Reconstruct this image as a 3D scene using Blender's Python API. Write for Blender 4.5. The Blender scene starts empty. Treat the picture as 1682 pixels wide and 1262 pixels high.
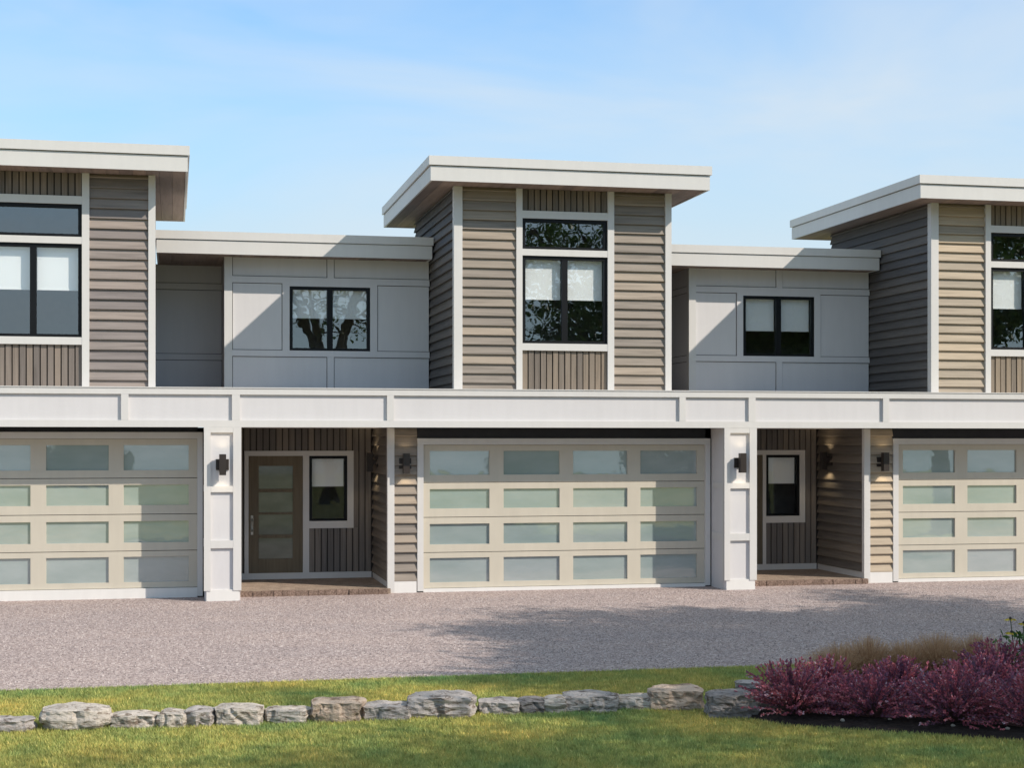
import bpy, bmesh, math, random
import numpy as np
from mathutils import Vector, Matrix, noise

scene = bpy.context.scene
COL = scene.collection
R = math.radians

# ------------------------------------------------------------------ camera
F_PX, YAW, HZ = 2559.25, 0.2143, 722.0
cam_d = bpy.data.cameras.new('camera')
cam = bpy.data.objects.new('camera', cam_d)
COL.objects.link(cam)
cam.location = (0, -24.7, 2.525)
cam.rotation_euler = (math.pi / 2, 0, -YAW)
cam_d.sensor_width = 36
cam_d.lens = 36 * F_PX / 1682
cam_d.shift_y = (HZ - 631) / 1682
cam_d.clip_end = 3000
scene.camera = cam

# ------------------------------------------------------------------ light
SUN = Vector((1.28, -1.0, 1.20)).normalized()          # towards the sun
EL = math.asin(SUN.z)
AZ = math.atan2(SUN.x, SUN.y)                          # clockwise from +Y
sun_d = bpy.data.lights.new('sun', 'SUN')
sun_d.energy = 4.5
sun_d.angle = R(0.55)
sun_d.color = (1.0, 0.915, 0.80)
sun = bpy.data.objects.new('sun', sun_d)
COL.objects.link(sun)
sun.location = SUN * 60
sun.rotation_euler = (-SUN).to_track_quat('-Z', 'Y').to_euler()

world = bpy.data.worlds.new('World')
scene.world = world
world.use_nodes = True
wn = world.node_tree
for n in list(wn.nodes):
    wn.nodes.remove(n)
w_out = wn.nodes.new('ShaderNodeOutputWorld')
w_bg = wn.nodes.new('ShaderNodeBackground')
sky = wn.nodes.new('ShaderNodeTexSky')
sky.sky_type = 'NISHITA'
sky.sun_disc = False
sky.sun_elevation = EL
sky.sun_rotation = AZ
sky.air_density = 1.0
sky.dust_density = 0.6
sky.ozone_density = 1.6
sky.altitude = 0
w_bg.inputs['Strength'].default_value = 0.125
# thin cirrus: stretched noise on the sky direction, whitening the sky
tc = wn.nodes.new('ShaderNodeTexCoord')
mp = wn.nodes.new('ShaderNodeMapping')
mp.inputs['Scale'].default_value = (1.6, 1.6, 7.0)
mp.inputs['Location'].default_value = (0.35, 0.1, 0.4)
nz = wn.nodes.new('ShaderNodeTexNoise')
nz.inputs['Scale'].default_value = 1.7
nz.inputs['Detail'].default_value = 5
nz.inputs['Roughness'].default_value = 0.5
nz.inputs['Distortion'].default_value = 0.5
ramp = wn.nodes.new('ShaderNodeValToRGB')
ramp.color_ramp.elements[0].position = 0.36
ramp.color_ramp.elements[0].color = (0, 0, 0, 1)
ramp.color_ramp.elements[1].position = 0.74
ramp.color_ramp.elements[1].color = (0.72, 0.72, 0.72, 1)
L = wn.links.new
# the air whitens towards the horizon, evenly all round
sepx = wn.nodes.new('ShaderNodeSeparateXYZ')
air = wn.nodes.new('ShaderNodeValToRGB')
for e_, (p_, c_) in zip([air.color_ramp.elements[0], air.color_ramp.elements[1], air.color_ramp.elements.new(0.13), air.color_ramp.elements.new(0.28)],
                        [(0.0, 0.92), (0.62, 0.0), (0.13, 0.82), (0.28, 0.06)]):
    e_.position = p_; e_.color = (c_, c_, c_, 1)
tint = wn.nodes.new('ShaderNodeMix'); tint.data_type = 'RGBA'; tint.blend_type = 'MULTIPLY'
tint.inputs[0].default_value = 1.0; tint.inputs[7].default_value = (0.76, 1.30, 1.62, 1)
hz = wn.nodes.new('ShaderNodeMix'); hz.data_type = 'RGBA'
hz.inputs[7].default_value = (4.3, 5.3, 5.85, 1)
mx = wn.nodes.new('ShaderNodeMix'); mx.data_type = 'RGBA'
mx.inputs[7].default_value = (5.1, 5.6, 6.0, 1)
L(tc.outputs['Generated'], mp.inputs['Vector'])
L(tc.outputs['Generated'], sepx.inputs[0])
L(sepx.outputs['Z'], air.inputs['Fac'])
L(mp.outputs['Vector'], nz.inputs['Vector'])
L(nz.outputs['Fac'], ramp.inputs['Fac'])
L(sky.outputs['Color'], tint.inputs[6])
L(air.outputs['Color'], hz.inputs[0])
L(tint.outputs[2], hz.inputs[6])
L(ramp.outputs['Color'], mx.inputs[0])
L(hz.outputs[2], mx.inputs[6])
L(mx.outputs[2], w_bg.inputs['Color'])
L(w_bg.outputs['Background'], w_out.inputs['Surface'])

vs = scene.view_settings
vs.view_transform = 'Standard'
vs.look = 'None'
vs.gamma = 1.0
vs.exposure = 0.21
vs.use_curve_mapping = False
scene.cycles.max_bounces = 8
scene.cycles.transparent_max_bounces = 12

rng = random.Random(7)
nrs = np.random.default_rng(11)


# ------------------------------------------------------------------ helpers
def tag(o, label=None, cat=None, group=None, kind=None):
    if label: o['label'] = label
    if cat: o['category'] = cat
    if group: o['group'] = group
    if kind: o['kind'] = kind
    return o


def empty(name, loc, label, cat, group=None):
    o = bpy.data.objects.new(name, None)
    COL.objects.link(o)
    o.location = loc
    o.empty_display_size = 0.3
    return tag(o, label, cat, group)


class MB:
    """collects shapes for ONE mesh object"""
    def __init__(s):
        s.v, s.f = [], []

    def box(s, x0, x1, y0, y1, z0, z1):
        b = len(s.v)
        s.v += [(x0, y0, z0), (x1, y0, z0), (x1, y1, z0), (x0, y1, z0),
                (x0, y0, z1), (x1, y0, z1), (x1, y1, z1), (x0, y1, z1)]
        s.f += [tuple(b + i for i in q) for q in
                ((0, 3, 2, 1), (4, 5, 6, 7), (0, 1, 5, 4), (1, 2, 6, 5), (2, 3, 7, 6), (3, 0, 4, 7))]
        return s

    def prism(s, pts, axis, a0, a1):
        """pts: outline in the plane across axis; extruded a0..a1 along axis 'x' or 'y'"""
        n = len(pts); b = len(s.v)
        for a in (a0, a1):
            for p, q in pts:
                s.v.append((a, p, q) if axis == 'x' else (p, a, q))
        s.f.append(tuple(b + i for i in range(n)))
        s.f.append(tuple(b + n + i for i in reversed(range(n))))
        for i in range(n):
            j = (i + 1) % n
            s.f.append((b + i, b + n + i, b + n + j, b + j))
        return s

    def tube(s, pts, rads, seg=8, cap=True):
        b = len(s.v); up = Vector((0.13, 0.21, 1)).normalized()
        for i, p in enumerate(pts):
            p = Vector(p)
            d = (Vector(pts[min(i + 1, len(pts) - 1)]) - Vector(pts[max(i - 1, 0)])).normalized()
            a = d.cross(up)
            if a.length < 1e-3: a = d.cross(Vector((1, 0, 0)))
            a.normalize(); c = d.cross(a)
            for k in range(seg):
                t = 2 * math.pi * k / seg
                s.v.append(tuple(p + (a * math.cos(t) + c * math.sin(t)) * rads[i]))
        for i in range(len(pts) - 1):
            for k in range(seg):
                k2 = (k + 1) % seg
                s.f.append((b + i * seg + k, b + i * seg + k2, b + (i + 1) * seg + k2, b + (i + 1) * seg + k))
        if cap:
            s.f.append(tuple(b + k for k in reversed(range(seg))))
            e = b + (len(pts) - 1) * seg
            s.f.append(tuple(e + k for k in range(seg)))
        return s

    def mesh(s, name, m):
        me = bpy.data.meshes.new(name)
        me.from_pydata(s.v, [], s.f)
        bm = bmesh.new(); bm.from_mesh(me)
        bmesh.ops.recalc_face_normals(bm, faces=bm.faces)
        bm.to_mesh(me); bm.free()
        me.materials.append(m)
        return me

    def build(s, name, m, parent=None, loc=None, smooth=False):
        o = bpy.data.objects.new(name, s.mesh(name, m))
        COL.objects.link(o)
        if parent: o.parent = parent
        if loc: o.location = loc
        if smooth:
            o.data.polygons.foreach_set('use_smooth', [True] * len(o.data.polygons))
        return o


def B(*a):
    return MB().box(*a)


def link(name, me, parent=None, loc=(0, 0, 0)):
    o = bpy.data.objects.new(name, me)
    COL.objects.link(o)
    if parent: o.parent = parent
    o.location = loc
    return o


def np_mesh(name, verts, faces_n, m, attr=None):
    """verts (N,3); faces all of faces_n consecutive vertices"""
    n = len(verts); nf = n // faces_n
    me = bpy.data.meshes.new(name)
    me.vertices.add(n)
    me.vertices.foreach_set('co', np.ascontiguousarray(verts, dtype=np.float32).ravel())
    me.loops.add(n)
    me.loops.foreach_set('vertex_index', np.arange(n, dtype=np.int32))
    me.polygons.add(nf)
    me.polygons.foreach_set('loop_start', np.arange(0, n, faces_n, dtype=np.int32))
    if attr is not None:
        a = me.attributes.new('tone', 'FLOAT', 'POINT')
        a.data.foreach_set('value', np.ascontiguousarray(np.repeat(attr, faces_n), dtype=np.float32))
    me.update(calc_edges=True)
    me.materials.append(m)
    return me


# ------------------------------------------------------------------ materials
class Mat:
    def __init__(s, name):
        s.m = bpy.data.materials.new(name); s.m.use_nodes = True
        s.t = s.m.node_tree
        for n in list(s.t.nodes): s.t.nodes.remove(n)
        s.out = s.n('ShaderNodeOutputMaterial')

    def n(s, kind, **kw):
        nd = s.t.nodes.new(kind)
        for k, v in kw.items(): setattr(nd, k, v)
        return nd

    def l(s, a, b): s.t.links.new(a, b)

    def bsdf(s, color, rough=0.6, spec=0.4, **kw):
        p = s.n('ShaderNodeBsdfPrincipled')
        if isinstance(color, tuple): p.inputs['Base Color'].default_value = (*color, 1)
        else: s.l(color, p.inputs['Base Color'])
        p.inputs['Roughness'].default_value = rough
        p.inputs['Specular IOR Level'].default_value = spec
        s.p = p
        s.l(p.outputs[0], s.out.inputs['Surface'])
        return p

    def coord(s, kind='Object', scale=(1, 1, 1), rand=0.0):
        t = s.n('ShaderNodeTexCoord')
        mp_ = s.n('ShaderNodeMapping'); mp_.inputs['Scale'].default_value = scale
        s.l(t.outputs[kind], mp_.inputs['Vector'])
        if rand:
            oi = s.n('ShaderNodeObjectInfo')
            mm = s.n('ShaderNodeMath', operation='MULTIPLY'); mm.inputs[1].default_value = rand
            s.l(oi.outputs['Random'], mm.inputs[0])
            cb = s.n('ShaderNodeCombineXYZ')
            for i in range(3): s.l(mm.outputs[0], cb.inputs[i])
            s.l(cb.outputs[0], mp_.inputs['Location'])
        return mp_.outputs[0]

    def world(s, scale=(1, 1, 1)):
        g = s.n('ShaderNodeNewGeometry')
        mp_ = s.n('ShaderNodeMapping'); mp_.inputs['Scale'].default_value = scale
        s.l(g.outputs['Position'], mp_.inputs['Vector'])
        return mp_.outputs[0]

    def noise(s, vec, scale, detail=4, rough=0.55, dist=0.0):
        n_ = s.n('ShaderNodeTexNoise')
        n_.inputs['Scale'].default_value = scale
        n_.inputs['Detail'].default_value = detail
        n_.inputs['Roughness'].default_value = rough
        n_.inputs['Distortion'].default_value = dist
        s.l(vec, n_.inputs['Vector'])
        return n_.outputs['Fac']

    def ramp(s, fac, stops):
        r_ = s.n('ShaderNodeValToRGB')
        cr = r_.color_ramp
        while len(cr.elements) < len(stops): cr.elements.new(0.5)
        for e, (p, c) in zip(cr.elements, stops):
            e.position = p
            e.color = (*c, 1) if isinstance(c, tuple) else (c, c, c, 1)
        s.l(fac, r_.inputs['Fac'])
        return r_.outputs['Color']

    def mix(s, a, b, fac, mode='MIX'):
        m_ = s.n('ShaderNodeMix', data_type='RGBA', blend_type=mode)
        if isinstance(fac, float): m_.inputs[0].default_value = fac
        else: s.l(fac, m_.inputs[0])
        for i, c in ((6, a), (7, b)):
            if isinstance(c, tuple): m_.inputs[i].default_value = (*c, 1)
            else: s.l(c, m_.inputs[i])
        return m_.outputs[2]

    def bump(s, h, strength=0.3, dist=0.01):
        b_ = s.n('ShaderNodeBump')
        b_.inputs['Strength'].default_value = strength
        b_.inputs['Distance'].default_value = dist
        s.l(h, b_.inputs['Height'])
        s.l(b_.outputs[0], s.p.inputs['Normal'])


def mul(c, k): return tuple(x * k for x in c)


def painted(name, c, rough=0.55, var=0.028, grain=0.12):
    m = Mat(name)
    v = m.coord('Object')
    a = m.noise(v, 1.3, 5)
    b = m.noise(m.coord('Object', (1, 1, 0.12)), 9, 4)
    c1 = m.ramp(a, [(0.3, mul(c, 1 - var)), (0.7, mul(c, 1 + var * 0.5))])
    st = m.ramp(b, [(0.35, 1 - var), (0.6, 1.0)])
    m.bsdf(m.mix(c1, st, 1.0, 'MULTIPLY'), rough, 0.35)
    m.bump(m.noise(v, 60, 3), grain, 0.002)
    return m.m


def siding(name, c, axis):
    """weathered stained wood-look boards; grain runs along axis"""
    m = Mat(name)
    sc_ = {'x': (0.7, 9, 17), 'y': (9, 0.7, 17), 'z': (17, 9, 0.7)}[axis]
    v = m.coord('Object', sc_, rand=37.0)
    g = m.noise(v, 1.6, 5, 0.6, 0.3)
    c1 = m.ramp(g, [(0.25, mul(c, 0.66)), (0.45, mul(c, 0.95)), (0.58, mul(c, 1.05)), (0.78, mul(c, 1.24))])
    oi = m.n('ShaderNodeObjectInfo')
    tn = m.ramp(oi.outputs['Random'], [(0.0, (0.78, 0.79, 0.82)), (0.5, (0.98, 0.97, 0.96)), (1.0, (1.20, 1.15, 1.08))])
    m.bsdf(m.mix(c1, tn, 1.0, 'MULTIPLY'), 0.72, 0.25)
    m.bump(g, 0.25, 0.004)
    return m.m


def plain(name, c, rough=0.5, spec=0.4, metal=0.0):
    m = Mat(name)
    v = m.coord('Object')
    a = m.noise(v, 6, 4)
    m.bsdf(m.ramp(a, [(0.3, mul(c, 0.88)), (0.7, mul(c, 1.08))]), rough, spec)
    m.p.inputs['Metallic'].default_value = metal
    return m.m


M = {}
M['trim'] = painted('trim_paint', (0.585, 0.562, 0.538))
M['panel'] = painted('panel_paint', (0.588, 0.564, 0.562))
M['soffit'] = siding('soffit_wood', (0.27, 0.205, 0.175), 'y')
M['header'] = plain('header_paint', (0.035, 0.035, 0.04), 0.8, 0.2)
M['wall_core'] = plain('wall_sheathing', (0.05, 0.044, 0.04), 0.9, 0.1)
M['interior'] = plain('interior_plaster', (0.16, 0.15, 0.145), 0.9, 0.1)
M['frame'] = plain('black_frame', (0.005, 0.0055, 0.007), 0.5, 0.2)
M['garage'] = painted('garage_door_paint', (0.52, 0.470, 0.385), 0.5, 0.04)
M['sill'] = painted('white_sill', (0.68, 0.655, 0.625), 0.6)
M['door'] = siding('door_stain', (0.155, 0.125, 0.085), 'z')
M['bronze'] = plain('dark_bronze', (0.035, 0.026, 0.022), 0.45, 0.4, 0.2)
M['metal'] = plain('satin_metal', (0.30, 0.28, 0.25), 0.35, 0.5, 1.0)
M['membrane'] = plain('roof_membrane', (0.35, 0.34, 0.33), 0.8, 0.2)
def speckle(name, a, b):
    m = Mat(name)
    v = m.coord('Object', (1, 1, 1), rand=13)
    c = m.ramp(m.noise(v, 42, 4, 0.7), [(0.35, a), (0.65, b)])
    m.bsdf(m.mix(c, m.ramp(m.noise(v, 5, 4), [(0.3, 0.7), (0.7, 1.15)]), 1.0, 'MULTIPLY'), 0.85, 0.2)
    m.bump(m.noise(v, 30, 4), 0.6, 0.01)
    return m.m


M['stone_edge'] = speckle('porch_stone', (0.10, 0.065, 0.05), (0.30, 0.21, 0.165))
M['concrete'] = speckle('porch_paving', (0.20, 0.145, 0.11), (0.40, 0.31, 0.24))
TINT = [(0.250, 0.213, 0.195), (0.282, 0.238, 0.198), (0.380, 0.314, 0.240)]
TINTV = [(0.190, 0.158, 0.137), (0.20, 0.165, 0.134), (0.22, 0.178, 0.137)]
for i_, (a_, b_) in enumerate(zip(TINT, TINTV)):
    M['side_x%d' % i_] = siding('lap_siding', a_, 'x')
    M['side_y_shaded%d' % i_] = siding('lap_siding', mul((0.262, 0.240, 0.228), 0.46), 'y')  # lap siding copy for the side wall, its shade put into the colour
    M['porch%d' % i_] = siding('porch_boards', mul((0.205, 0.182, 0.165), 0.86), 'z')
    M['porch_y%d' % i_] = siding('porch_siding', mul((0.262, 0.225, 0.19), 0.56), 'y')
    M['board%d' % i_] = siding('board_siding', b_, 'z')


def glass(name, refl, tint=(0.985, 0.992, 0.99)):
    m = Mat(name)
    tr = m.n('ShaderNodeBsdfTransparent'); tr.inputs[0].default_value = (*tint, 1)
    gl = m.n('ShaderNodeBsdfGlossy'); gl.inputs['Roughness'].default_value = 0.0
    gl.inputs['Color'].default_value = (0.9, 0.95, 1.0, 1)
    lw = m.n('ShaderNodeLayerWeight'); lw.inputs['Blend'].default_value = 0.5
    pw_ = m.n('ShaderNodeMath', operation='POWER'); pw_.inputs[1].default_value = 4.0
    ma = m.n('ShaderNodeMath', operation='MULTIPLY_ADD')
    ma.inputs[1].default_value = 0.7; ma.inputs[2].default_value = refl
    m.l(lw.outputs['Facing'], pw_.inputs[0]); m.l(pw_.outputs[0], ma.inputs[0])
    # rolled glass is never quite flat
    bp = m.n('ShaderNodeBump'); bp.inputs['Strength'].default_value = 0.06; bp.inputs['Distance'].default_value = 0.02
    m.l(m.noise(m.coord('Object'), 2.2, 2), bp.inputs['Height'])
    m.l(bp.outputs[0], gl.inputs['Normal'])
    ms = m.n('ShaderNodeMixShader')
    ge = m.n('ShaderNodeNewGeometry')
    iv = m.n('ShaderNodeMath', operation='SUBTRACT'); iv.inputs[0].default_value = 1.0
    m.l(ge.outputs['Backfacing'], iv.inputs[1])
    fr_ = m.n('ShaderNodeMath', operation='MULTIPLY')
    m.l(ma.outputs[0], fr_.inputs[0]); m.l(iv.outputs[0], fr_.inputs[1])
    m.l(fr_.outputs[0], ms.inputs[0]); m.l(tr.outputs[0], ms.inputs[1]); m.l(gl.outputs[0], ms.inputs[2])
    m.l(ms.outputs[0], m.out.inputs['Surface'])
    return m.m


M['glass'] = glass('window_glass', 0.20)
M['porch_glass'] = glass('porch_glass', 0.03)


def frosted():
    m = Mat('frosted_glass')
    v = m.coord('Object', (1, 1, 3.0), rand=9)
    a = m.noise(v, 1.1, 3)
    col = m.ramp(a, [(0.3, (0.25, 0.305, 0.295)), (0.7, (0.33, 0.375, 0.37))])
    oi = m.n('ShaderNodeObjectInfo')
    col = m.mix(col, m.ramp(oi.outputs['Random'], [(0.0, (0.86, 0.92, 0.94)), (0.5, (0.98, 1.0, 0.98)), (1.0, (1.06, 1.02, 1.05))]), 1.0, 'MULTIPLY')
    m.bsdf(col, 0.15, 0.9)
    m.p.inputs['Coat Weight'].default_value = 1.0
    m.p.inputs['Coat Roughness'].default_value = 0.015
    m.p.inputs['Coat IOR'].default_value = 2.25
    b_ = m.n('ShaderNodeBump'); b_.inputs['Strength'].default_value = 0.05; b_.inputs['Distance'].default_value = 0.02
    m.l(m.noise(m.coord('Object', (1, 1, 1), rand=5), 2.5, 2), b_.inputs['Height'])
    m.l(b_.outputs[0], m.p.inputs['Coat Normal'])
    return m.m


M['frost'] = frosted()
md_ = Mat('door_lite')
md_.bsdf(md_.ramp(md_.noise(md_.coord('Object', (1, 1, 2.5), rand=7), 2.5, 3), [(0.3, (0.085, 0.095, 0.07)), (0.7, (0.15, 0.155, 0.125))]), 0.25, 0.5)
md_.p.inputs['Coat Weight'].default_value = 0.6
M['door_lite'] = md_.m


def blind_mat():
    m = Mat('blind_fabric')
    d = m.n('ShaderNodeBsdfDiffuse'); d.inputs[0].default_value = (0.88, 0.90, 0.90, 1)
    t = m.n('ShaderNodeBsdfTranslucent'); t.inputs[0].default_value = (0.8, 0.8, 0.75, 1)
    s_ = m.n('ShaderNodeMixShader'); s_.inputs[0].default_value = 0.12
    w = m.noise(m.coord('Object', (60, 60, 2)), 4, 2)
    m.l(m.ramp(w, [(0.3, (0.93, 0.94, 0.94)), (0.7, (0.96, 0.965, 0.96))]), d.inputs[0])
    m.l(d.outputs[0], s_.inputs[1]); m.l(t.outputs[0], s_.inputs[2])
    m.l(s_.outputs[0], m.out.inputs['Surface'])
    return m.m


M['blind'] = blind_mat()


def lamp_glow():
    m = Mat('lamp_lens')
    e = m.n('ShaderNodeEmission'); e.inputs[0].default_value = (1.0, 0.82, 0.5, 1); e.inputs[1].default_value = 6
    m.l(e.outputs[0], m.out.inputs['Surface'])
    return m.m


M['lens'] = lamp_glow()


def gravel_mat():
    m = Mat('gravel')
    v = m.world()
    vo = m.n('ShaderNodeTexVoronoi'); vo.inputs['Scale'].default_value = 48
    m.l(v, vo.inputs['Vector'])
    sp = m.n('ShaderNodeSeparateColor'); m.l(vo.outputs['Color'], sp.inputs[0])
    c = m.ramp(sp.outputs[0], [(0.0, (0.17, 0.132, 0.126)), (0.35, (0.31, 0.246, 0.23)), (0.7, (0.42, 0.338, 0.312)), (1.0, (0.58, 0.49, 0.455))])
    big = m.noise(m.world((0.5, 1.2, 1)), 0.7, 4)
    c = m.mix(c, m.ramp(big, [(0.3, (0.90, 0.90, 0.92)), (0.7, (1.05, 1.02, 1.0))]), 1.0, 'MULTIPLY')
    fine = m.noise(v, 130, 3, 0.7)
    c = m.mix(c, m.ramp(fine, [(0.25, 0.72), (0.75, 1.22)]), 1.0, 'MULTIPLY')
    m.bsdf(c, 0.9, 0.2)
    m.bump(vo.outputs['Distance'], 0.5, 0.012)
    return m.m


def pebble_mat():
    m = Mat('pebbles')
    a = m.n('ShaderNodeAttribute'); a.attribute_name = 'tone'
    c = m.ramp(a.outputs['Fac'], [(0.0, (0.12, 0.10, 0.10)), (0.4, (0.28, 0.23, 0.22)), (0.75, (0.40, 0.33, 0.31)), (1.0, (0.58, 0.51, 0.48))])
    m.bsdf(c, 0.85, 0.25)
    return m.m


def lawn_mat(base=True):
    m = Mat('lawn_soil' if base else 'grass_blades')
    v = m.world()
    patch = m.noise(v, 0.9, 5, 0.6, 0.4)
    fine = m.noise(v, 9.0, 4)
    c = m.ramp(patch, [(0.30, (0.215, 0.340, 0.140)), (0.50, (0.440, 0.440, 0.150)), (0.70, (0.640, 0.520, 0.170))])
    c = m.mix(c, m.ramp(fine, [(0.3, 0.72), (0.7, 1.2)]), 1.0, 'MULTIPLY')
    if base:
        c = m.mix(c, (0.75, 0.75, 0.7), 1.0, 'MULTIPLY')
        m.bsdf(c, 0.9, 0.1)
        m.bump(m.noise(v, 70, 3), 0.6, 0.03)
        return m.m
    a = m.n('ShaderNodeAttribute'); a.attribute_name = 'tone'
    c = m.mix(c, m.ramp(a.outputs['Fac'], [(0.0, (0.55, 0.75, 0.6)), (0.5, (1.0, 1.0, 1.0)), (0.9, (1.35, 1.22, 1.1)), (1.0, (2.0, 1.7, 1.9))]), 1.0, 'MULTIPLY')
    d = m.n('ShaderNodeBsdfDiffuse'); t = m.n('ShaderNodeBsdfTranslucent')
    m.l(c, d.inputs[0]); m.l(c, t.inputs[0])
    s_ = m.n('ShaderNodeMixShader'); s_.inputs[0].default_value = 0.35
    m.l(d.outputs[0], s_.inputs[1]); m.l(t.outputs[0], s_.inputs[2])
    m.l(s_.outputs[0], m.out.inputs['Surface'])
    return m.m


def leaf_mat(name, stops, trans=0.3, rough=0.5):
    m = Mat(name)
    a = m.n('ShaderNodeAttribute'); a.attribute_name = 'tone'
    c = m.ramp(a.outputs['Fac'], stops)
    d = m.n('ShaderNodeBsdfPrincipled')
    d.inputs['Roughness'].default_value = rough
    d.inputs['Specular IOR Level'].default_value = 0.25
    t = m.n('ShaderNodeBsdfTranslucent')
    m.l(c, d.inputs['Base Color']); m.l(c, t.inputs[0])
    s_ = m.n('ShaderNodeMixShader'); s_.inputs[0].default_value = trans
    m.l(d.outputs[0], s_.inputs[1]); m.l(t.outputs[0], s_.inputs[2])
    m.l(s_.outputs[0], m.out.inputs['Surface'])
    return m.m


def rock_mat(name, c, dark=0.35):
    m = Mat(name)
    v = m.coord('Object', (1, 1, 2.2), rand=23)
    a = m.noise(v, 4.5, 7, 0.65, 0.4)
    cr = m.noise(m.coord('Object', (1, 1, 4), rand=11), 7, 6, 0.7, 1.0)
    col = m.ramp(a, [(0.28, mul(c, 0.55)), (0.45, mul(c, 0.9)), (0.62, c), (0.8, mul(c, 1.25))])
    col = m.mix(col, m.ramp(cr, [(0.38, (0.36, 0.31, 0.27)), (0.50, (1.0, 1.0, 1.0))]), 1.0, 'MULTIPLY')
    m.bsdf(col, 0.9, 0.2)
    m.bump(m.noise(v, 16, 6, 0.7), 0.9, 0.03)
    return m.m


M['gravel'] = gravel_mat()
M['pebbles'] = pebble_mat()
M['lawn'] = lawn_mat(True)
M['blades'] = lawn_mat(False)
M['soil'] = None
ms_ = Mat('soil')
ms_.bsdf(ms_.ramp(ms_.noise(ms_.world(), 22, 6, 0.7), [(0.3, (0.022, 0.017, 0.016)), (0.7, (0.065, 0.05, 0.045))]), 0.95, 0.1)
ms_.bump(ms_.noise(ms_.world(), 30, 5, 0.7), 0.9, 0.04)
M['soil'] = ms_.m
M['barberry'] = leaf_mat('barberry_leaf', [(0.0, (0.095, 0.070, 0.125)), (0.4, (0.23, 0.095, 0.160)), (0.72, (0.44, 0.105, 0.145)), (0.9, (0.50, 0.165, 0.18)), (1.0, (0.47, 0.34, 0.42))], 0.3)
M['stem'] = plain('shrub_stem', (0.11, 0.06, 0.055), 0.8, 0.2)
M['drygrass'] = leaf_mat('dry_grass', [(0.0, (0.30, 0.165, 0.09)), (0.5, (0.46, 0.28, 0.16)), (1.0, (0.58, 0.40, 0.24))], 0.4)
M['green_leaf'] = leaf_mat('flower_leaf', [(0.0, (0.03, 0.075, 0.02)), (1.0, (0.075, 0.15, 0.035))], 0.3)
M['petal'] = leaf_mat('yellow_petal', [(0.0, (0.55, 0.38, 0.03)), (1.0, (0.75, 0.58, 0.07))], 0.3)
M['tree_leaf'] = leaf_mat('tree_leaf', [(0.0, (0.025, 0.055, 0.014)), (0.5, (0.05, 0.095, 0.022)), (1.0, (0.095, 0.14, 0.035))], 0.35)
mb_ = Mat('bark')
mb_.bsdf(mb_.ramp(mb_.noise(mb_.coord('Object', (6, 6, 1)), 3, 6, 0.7), [(0.3, (0.03, 0.024, 0.02)), (0.7, (0.10, 0.085, 0.07))]), 0.9, 0.1)
mb_.bump(mb_.noise(mb_.coord('Object', (8, 8, 1)), 3, 6, 0.7), 0.9, 0.04)
M['bark'] = mb_.m

# ------------------------------------------------------------------ ground
EDGE = -8.34                                            # where the gravel meets the lawn


def sheet(name, x0, x1, y0, y1, z, m, nx=1, ny=1):
    mb = MB()
    for j in range(ny + 1):
        for i in range(nx + 1):
            mb.v.append((x0 + (x1 - x0) * i / nx, y0 + (y1 - y0) * j / ny, z))
    for j in range(ny):
        for i in range(nx):
            a = j * (nx + 1) + i
            mb.f.append((a, a + 1, a + nx + 2, a + nx + 1))
    return tag(mb.build(name, m), kind='structure')


sheet('lawn', -900, 900, -900, 900, -0.012, M['lawn'])
# driveway with a slightly ragged front edge
mb = MB()
NE = 160
for i in range(NE + 1):
    x = -24 + 60 * i / NE
    e = EDGE + 0.035 * noise.noise(Vector((x * 1.7, 0, 3))) + 0.02 * noise.noise(Vector((x * 6, 1, 3)))
    mb.v.append((x, e, 0.0)); mb.v.append((x, 9.0, 0.0))
for i in range(NE):
    mb.f.append((2 * i, 2 * i + 2, 2 * i + 3, 2 * i + 1))
tag(mb.build('driveway', M['gravel']), kind='structure')

# planting bed: a low mound of soil
bed = [(4.86, -10.85), (4.93, -11.10), (5.10, -11.50), (5.38, -11.86), (5.80, -12.12), (6.21, -12.38), (6.60, -12.62), (6.95, -12.88), (7.6, -13.3),
       (9.0, -13.6), (12.5, -13.4), (13.0, -9.6), (9.6, -8.85), (7.6, -8.95), (6.4, -9.35), (5.6, -9.85), (5.15, -10.4)]
bc = Vector((7.9, -11.1))


def in_bed(x, y):
    c = False; n = len(bed); j = n - 1
    for i in range(n):
        if (bed[i][1] > y) != (bed[j][1] > y) and x < (bed[j][0] - bed[i][0]) * (y - bed[i][1]) / (bed[j][1] - bed[i][1]) + bed[i][0]:
            c = not c
        j = i
    return c


mb = MB()
NB = len(bed) * 4
ring = []
for i in range(len(bed)):
    a, b = Vector(bed[i]), Vector(bed[(i + 1) % len(bed)])
    for k in range(4): ring.append(a.lerp(b, k / 4))
for t, z in ((1.0, -0.008), (0.97, 0.02), (0.85, 0.045), (0.5, 0.07), (0.2, 0.08)):
    for p in ring:
        q = bc + (p - bc) * t
        mb.v.append((q.x, q.y, z + (0.012 * noise.noise(Vector((q.x * 5, q.y * 5, 0))) if t < 1 else 0)))
for r in range(4):
    for i in range(NB):
        j = (i + 1) % NB
        mb.f.append((r * NB + i, r * NB + j, (r + 1) * NB + j, (r + 1) * NB + i))
mb.f.append(tuple(4 * NB + i for i in range(NB)))
tag(mb.build('soil_bed', M['soil'], smooth=True), kind='structure')

# ------------------------------------------------------------------ townhouses
P = 8.54
LAP = 0.159


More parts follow.
